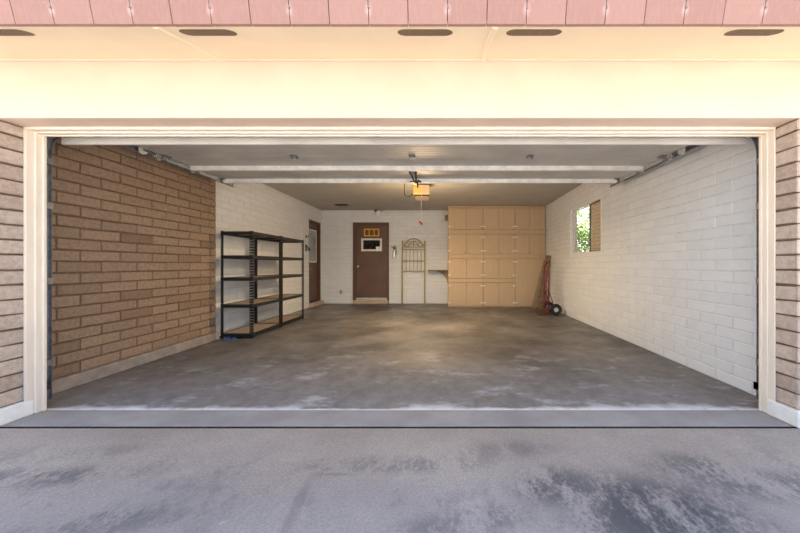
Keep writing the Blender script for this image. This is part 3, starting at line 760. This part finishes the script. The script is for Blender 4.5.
cv = thing('ceiling_vent', 'flat vent panel with dark grille on the ceiling left of the back door', 'vent', (-2.72, 9.1, ZC))
m = MB(); va, vb, vc, vd = -3.10, -2.42, 8.86, 9.32
m.box(va, vb, vc, vc + .05, ZC - .022, ZC).box(va, vb, vd - .05, vd, ZC - .022, ZC).box(va, va + .28, vc + .05, vd - .05, ZC - .022, ZC).box(vb - .05, vb, vc + .05, vd - .05, ZC - .022, ZC)
m.build('frame', M['ceiling'], cv, bevel=.003)
m = MB()
for i in range(9):
    yy = vc + .06 + i * .038; m.hexa([(va + .28, yy, ZC - .016), (vb - .05, yy, ZC - .016), (vb - .05, yy + .004, ZC - .016), (va + .28, yy + .004, ZC - .016)], [(va + .28, yy + .018, ZC - .001), (vb - .05, yy + .018, ZC - .001), (vb - .05, yy + .022, ZC - .001), (va + .28, yy + .022, ZC - .001)])
m.build('grille', M['door'], cv)
MB().box(va + .28, vb - .05, vc + .05, vd - .05, ZC - .001, ZC).build('duct_shade_sheet', M['dark'], cv)  # near-black sheet painting the shade behind the grille, no hole is cut

cu = thing('conduit', 'white vertical conduit on the left wall above the far shelving unit', 'conduit', (XL, 8.64, 1.7))
MB().tube([(XL + .014, 8.64, 1.60), (XL + .014, 8.64, 2.36)], .012, 10).build('pipe', M['whitepl'], cu, smooth=True)
for zz in (1.75, 2.2): MB().box(XL + .002, XL + .03, 8.61, 8.67, zz - .012, zz + .012).build('strap', M['whitepl'], cu)
MB().box(XL + .001, XL + .04, 8.60, 8.68, 1.50, 1.61).build('switch_box', M['whitepl'], cu, bevel=.004)
k1 = thing('wall_hook', 'upper small black hook on the left wall beside the side door', 'hook', (XL, 8.93, 1.85), 'wall hooks by the side door')
MB().box(XL, XL + .008, 8.90, 8.96, 1.83, 1.90).build('back_plate', M['blackpl'], k1)
MB().tube([(XL + .005, 8.93, 1.86), (XL + .05, 8.93, 1.85), (XL + .075, 8.93, 1.90)], .009, 8).build('prong', M['blackpl'], k1, smooth=True)
k2 = thing('wall_hook', 'lower larger black hook on the left wall beside the side door', 'hook', (XL, 8.93, 1.53), 'wall hooks by the side door')
MB().box(XL, XL + .008, 8.89, 8.97, 1.48, 1.66).build('back_plate', M['blackpl'], k2)
MB().tube([(XL + .005, 8.93, 1.63), (XL + .05, 8.93, 1.60), (XL + .06, 8.93, 1.52), (XL + .085, 8.93, 1.50), (XL + .10, 8.93, 1.56)], .012, 8).build('prong', M['blackpl'], k2, smooth=True)

# ------------------------------------------------------------------ hand truck and planks
ht = thing('hand_truck', 'red upright hand truck with black tyres beside the right wall', 'hand truck', (2.46, 7.95, 0))
hx = 2.405; yn, yf = 7.80, 8.14
def rail(y): return [(hx, y, .035), (hx + .004, y, .5), (hx + .008, y, 1.02)]
MB().tube(rail(yn) + [(hx + .02, yn + .01, 1.10), (hx + .045, yn + .06, 1.17), (hx + .06, yn + .13, 1.20), (hx + .06, yf - .13, 1.20), (hx + .045, yf - .06, 1.17), (hx + .02, yf - .01, 1.10)] + rail(yf)[::-1], .017, 10).build('frame', M['redpaint'], ht, smooth=True)
for zz in (.30, .53, .76, .95):
    MB().tube([(hx + .003, yn, zz), (hx + .003, yf, zz)], .013, 8).build('rung', M['redpaint'], ht, smooth=True)
MB().tube([(hx + .004, (yn + yf) / 2, .05), (hx + .008, (yn + yf) / 2, .95)], .011, 8).build('centre_bar', M['redpaint'], ht, smooth=True)
MB().box(hx - .22, hx + .01, yn - .04, yf + .04, .004, .014).box(hx - .005, hx + .012, yn - .03, yf + .03, .004, .14).build('toe_plate', M['door_dark'], ht, bevel=.003)
for y in (yn + .02, yf - .02):
    MB().tube([(hx + .005, y, .55), (hx + .10, y, .30), (hx + .135, y, .135)], .009, 8).tube([(hx, y, .10), (hx + .135, y, .135)], .011, 8).build('axle_brace', M['blackpl'], ht, smooth=True)
MB().tube([(hx + .135, yn - .11, .13), (hx + .135, yf + .11, .13)], .010, 8).build('axle', M['track'], ht, smooth=True)
for y in (yn - .10, yf + .10):
    wh = MB().lathe([(.050, -.022), (.080, -.038), (.115, -.036), (.128, -.018), (.130, 0), (.128, .018), (.115, .036), (.080, .038), (.050, .022)], (hx + .135, y, .131), 'Y', 30).build('wheel', M['rubber'], ht, smooth=True)
    MB().lathe([(.02, -.040), (.028, -.040), (.032, -.024), (.046, -.026), (.051, -.030), (.051, .030), (.028, .034), (.02, .036)], (hx + .135, y, .131), 'Y', 24).build('hub', M['hub'], wh, smooth=True)
def plank(nm, xb_, xt_, w_, y, H, mat, lab):
    d = Vector((xt_ - xb_, H)); d.normalize(); nn = Vector((d.y, -d.x))
    a = Vector((xb_, .0)); 
    lowz = min(0, (nn * w_).y)
    a.y -= lowz
    q = [a, a + nn * w_, a + nn * w_ + d * math.hypot(xt_ - xb_, H), a + d * math.hypot(xt_ - xb_, H)]
    tag(MB().prism([(p.x, p.y) for p in q], 'Y', y, y + .022).build(nm, mat, base=(xb_, y, 0), bevel=.003), lab, 'plank', 'planks leaning in the right corner')
plank('wooden_plank', 2.29, 2.62, .125, 8.86, 1.22, M['wood2'], 'paler leaning wooden plank, left of the two behind the hand truck')
plank('wooden_plank', 2.425, 2.65, .14, 8.80, 1.36, M['wood'], 'darker leaning wooden plank, right of the two behind the hand truck')

# ------------------------------------------------------------------ light, world, camera
wd = bpy.data.worlds.new('sky'); S.world = wd; wd.use_nodes = True
nt = wd.node_tree; bg = nt.nodes['Background']
sky = nt.nodes.new('ShaderNodeTexSky'); sky.sky_type = 'NISHITA'; sky.sun_disc = False
sky.sun_elevation = math.radians(66); sky.sun_rotation = math.radians(15); sky.air_density = 1.; sky.dust_density = 1.5; sky.altitude = 300
hs = nt.nodes.new('ShaderNodeHueSaturation'); hs.inputs['Saturation'].default_value = .85
nt.links.new(sky.outputs[0], hs.inputs['Color']); nt.links.new(hs.outputs[0], bg.inputs[0]); bg.inputs[1].default_value = .42
sl = bpy.data.lights.new('sun', 'SUN'); sl.energy = 22; sl.angle = math.radians(.6); sl.color = (1, .96, .89)
so_ = bpy.data.objects.new('sun', sl); COL.objects.link(so_)
az, el = math.radians(15), math.radians(66)
to_sun = Vector((math.sin(az) * math.cos(el), math.cos(az) * math.cos(el), math.sin(el)))
so_.rotation_euler = to_sun.to_track_quat('Z', 'Y').to_euler(); so_.location = to_sun * 30
pl = bpy.data.lights.new('opener_point_fill', 'POINT'); pl.energy = 55; pl.color = (1, .70, .39); pl.shadow_soft_size = .12  # unseen fill for the opener lamp, hung in mid-air below it
po = bpy.data.objects.new('opener_point_fill', pl); COL.objects.link(po); po.location = (OX, OY - .02, 1.82)
al = bpy.data.lights.new('opener_spot_fill', 'SPOT'); al.spot_size = math.radians(172); al.spot_blend = .5; al.shadow_soft_size = .05; al.energy = 215; al.color = (1, .72, .42)  # added spot under the opener, lights the room but not the ceiling
ao = bpy.data.objects.new('opener_spot_fill', al); COL.objects.link(ao); ao.location = (OX, OY - .04, 2.385)

cam = bpy.data.cameras.new('camera'); co = bpy.data.objects.new('camera', cam); COL.objects.link(co)
co.location = (0, 0, CH); co.rotation_euler = (PI / 2, 0, 0)
cam.sensor_width = 36; cam.lens = F / 800 * 36; cam.shift_x = -(VX - 400) / 800; cam.shift_y = -(266.5 - VY) / 800
cam.clip_start = .05
S.camera = co
vs = S.view_settings; vs.view_transform = 'Standard'; vs.look = 'None'; vs.gamma = 1; vs.use_curve_mapping = False; vs.exposure = 0.55
S.cycles.max_bounces = 12; S.cycles.diffuse_bounces = 8; S.cycles.use_denoising = True
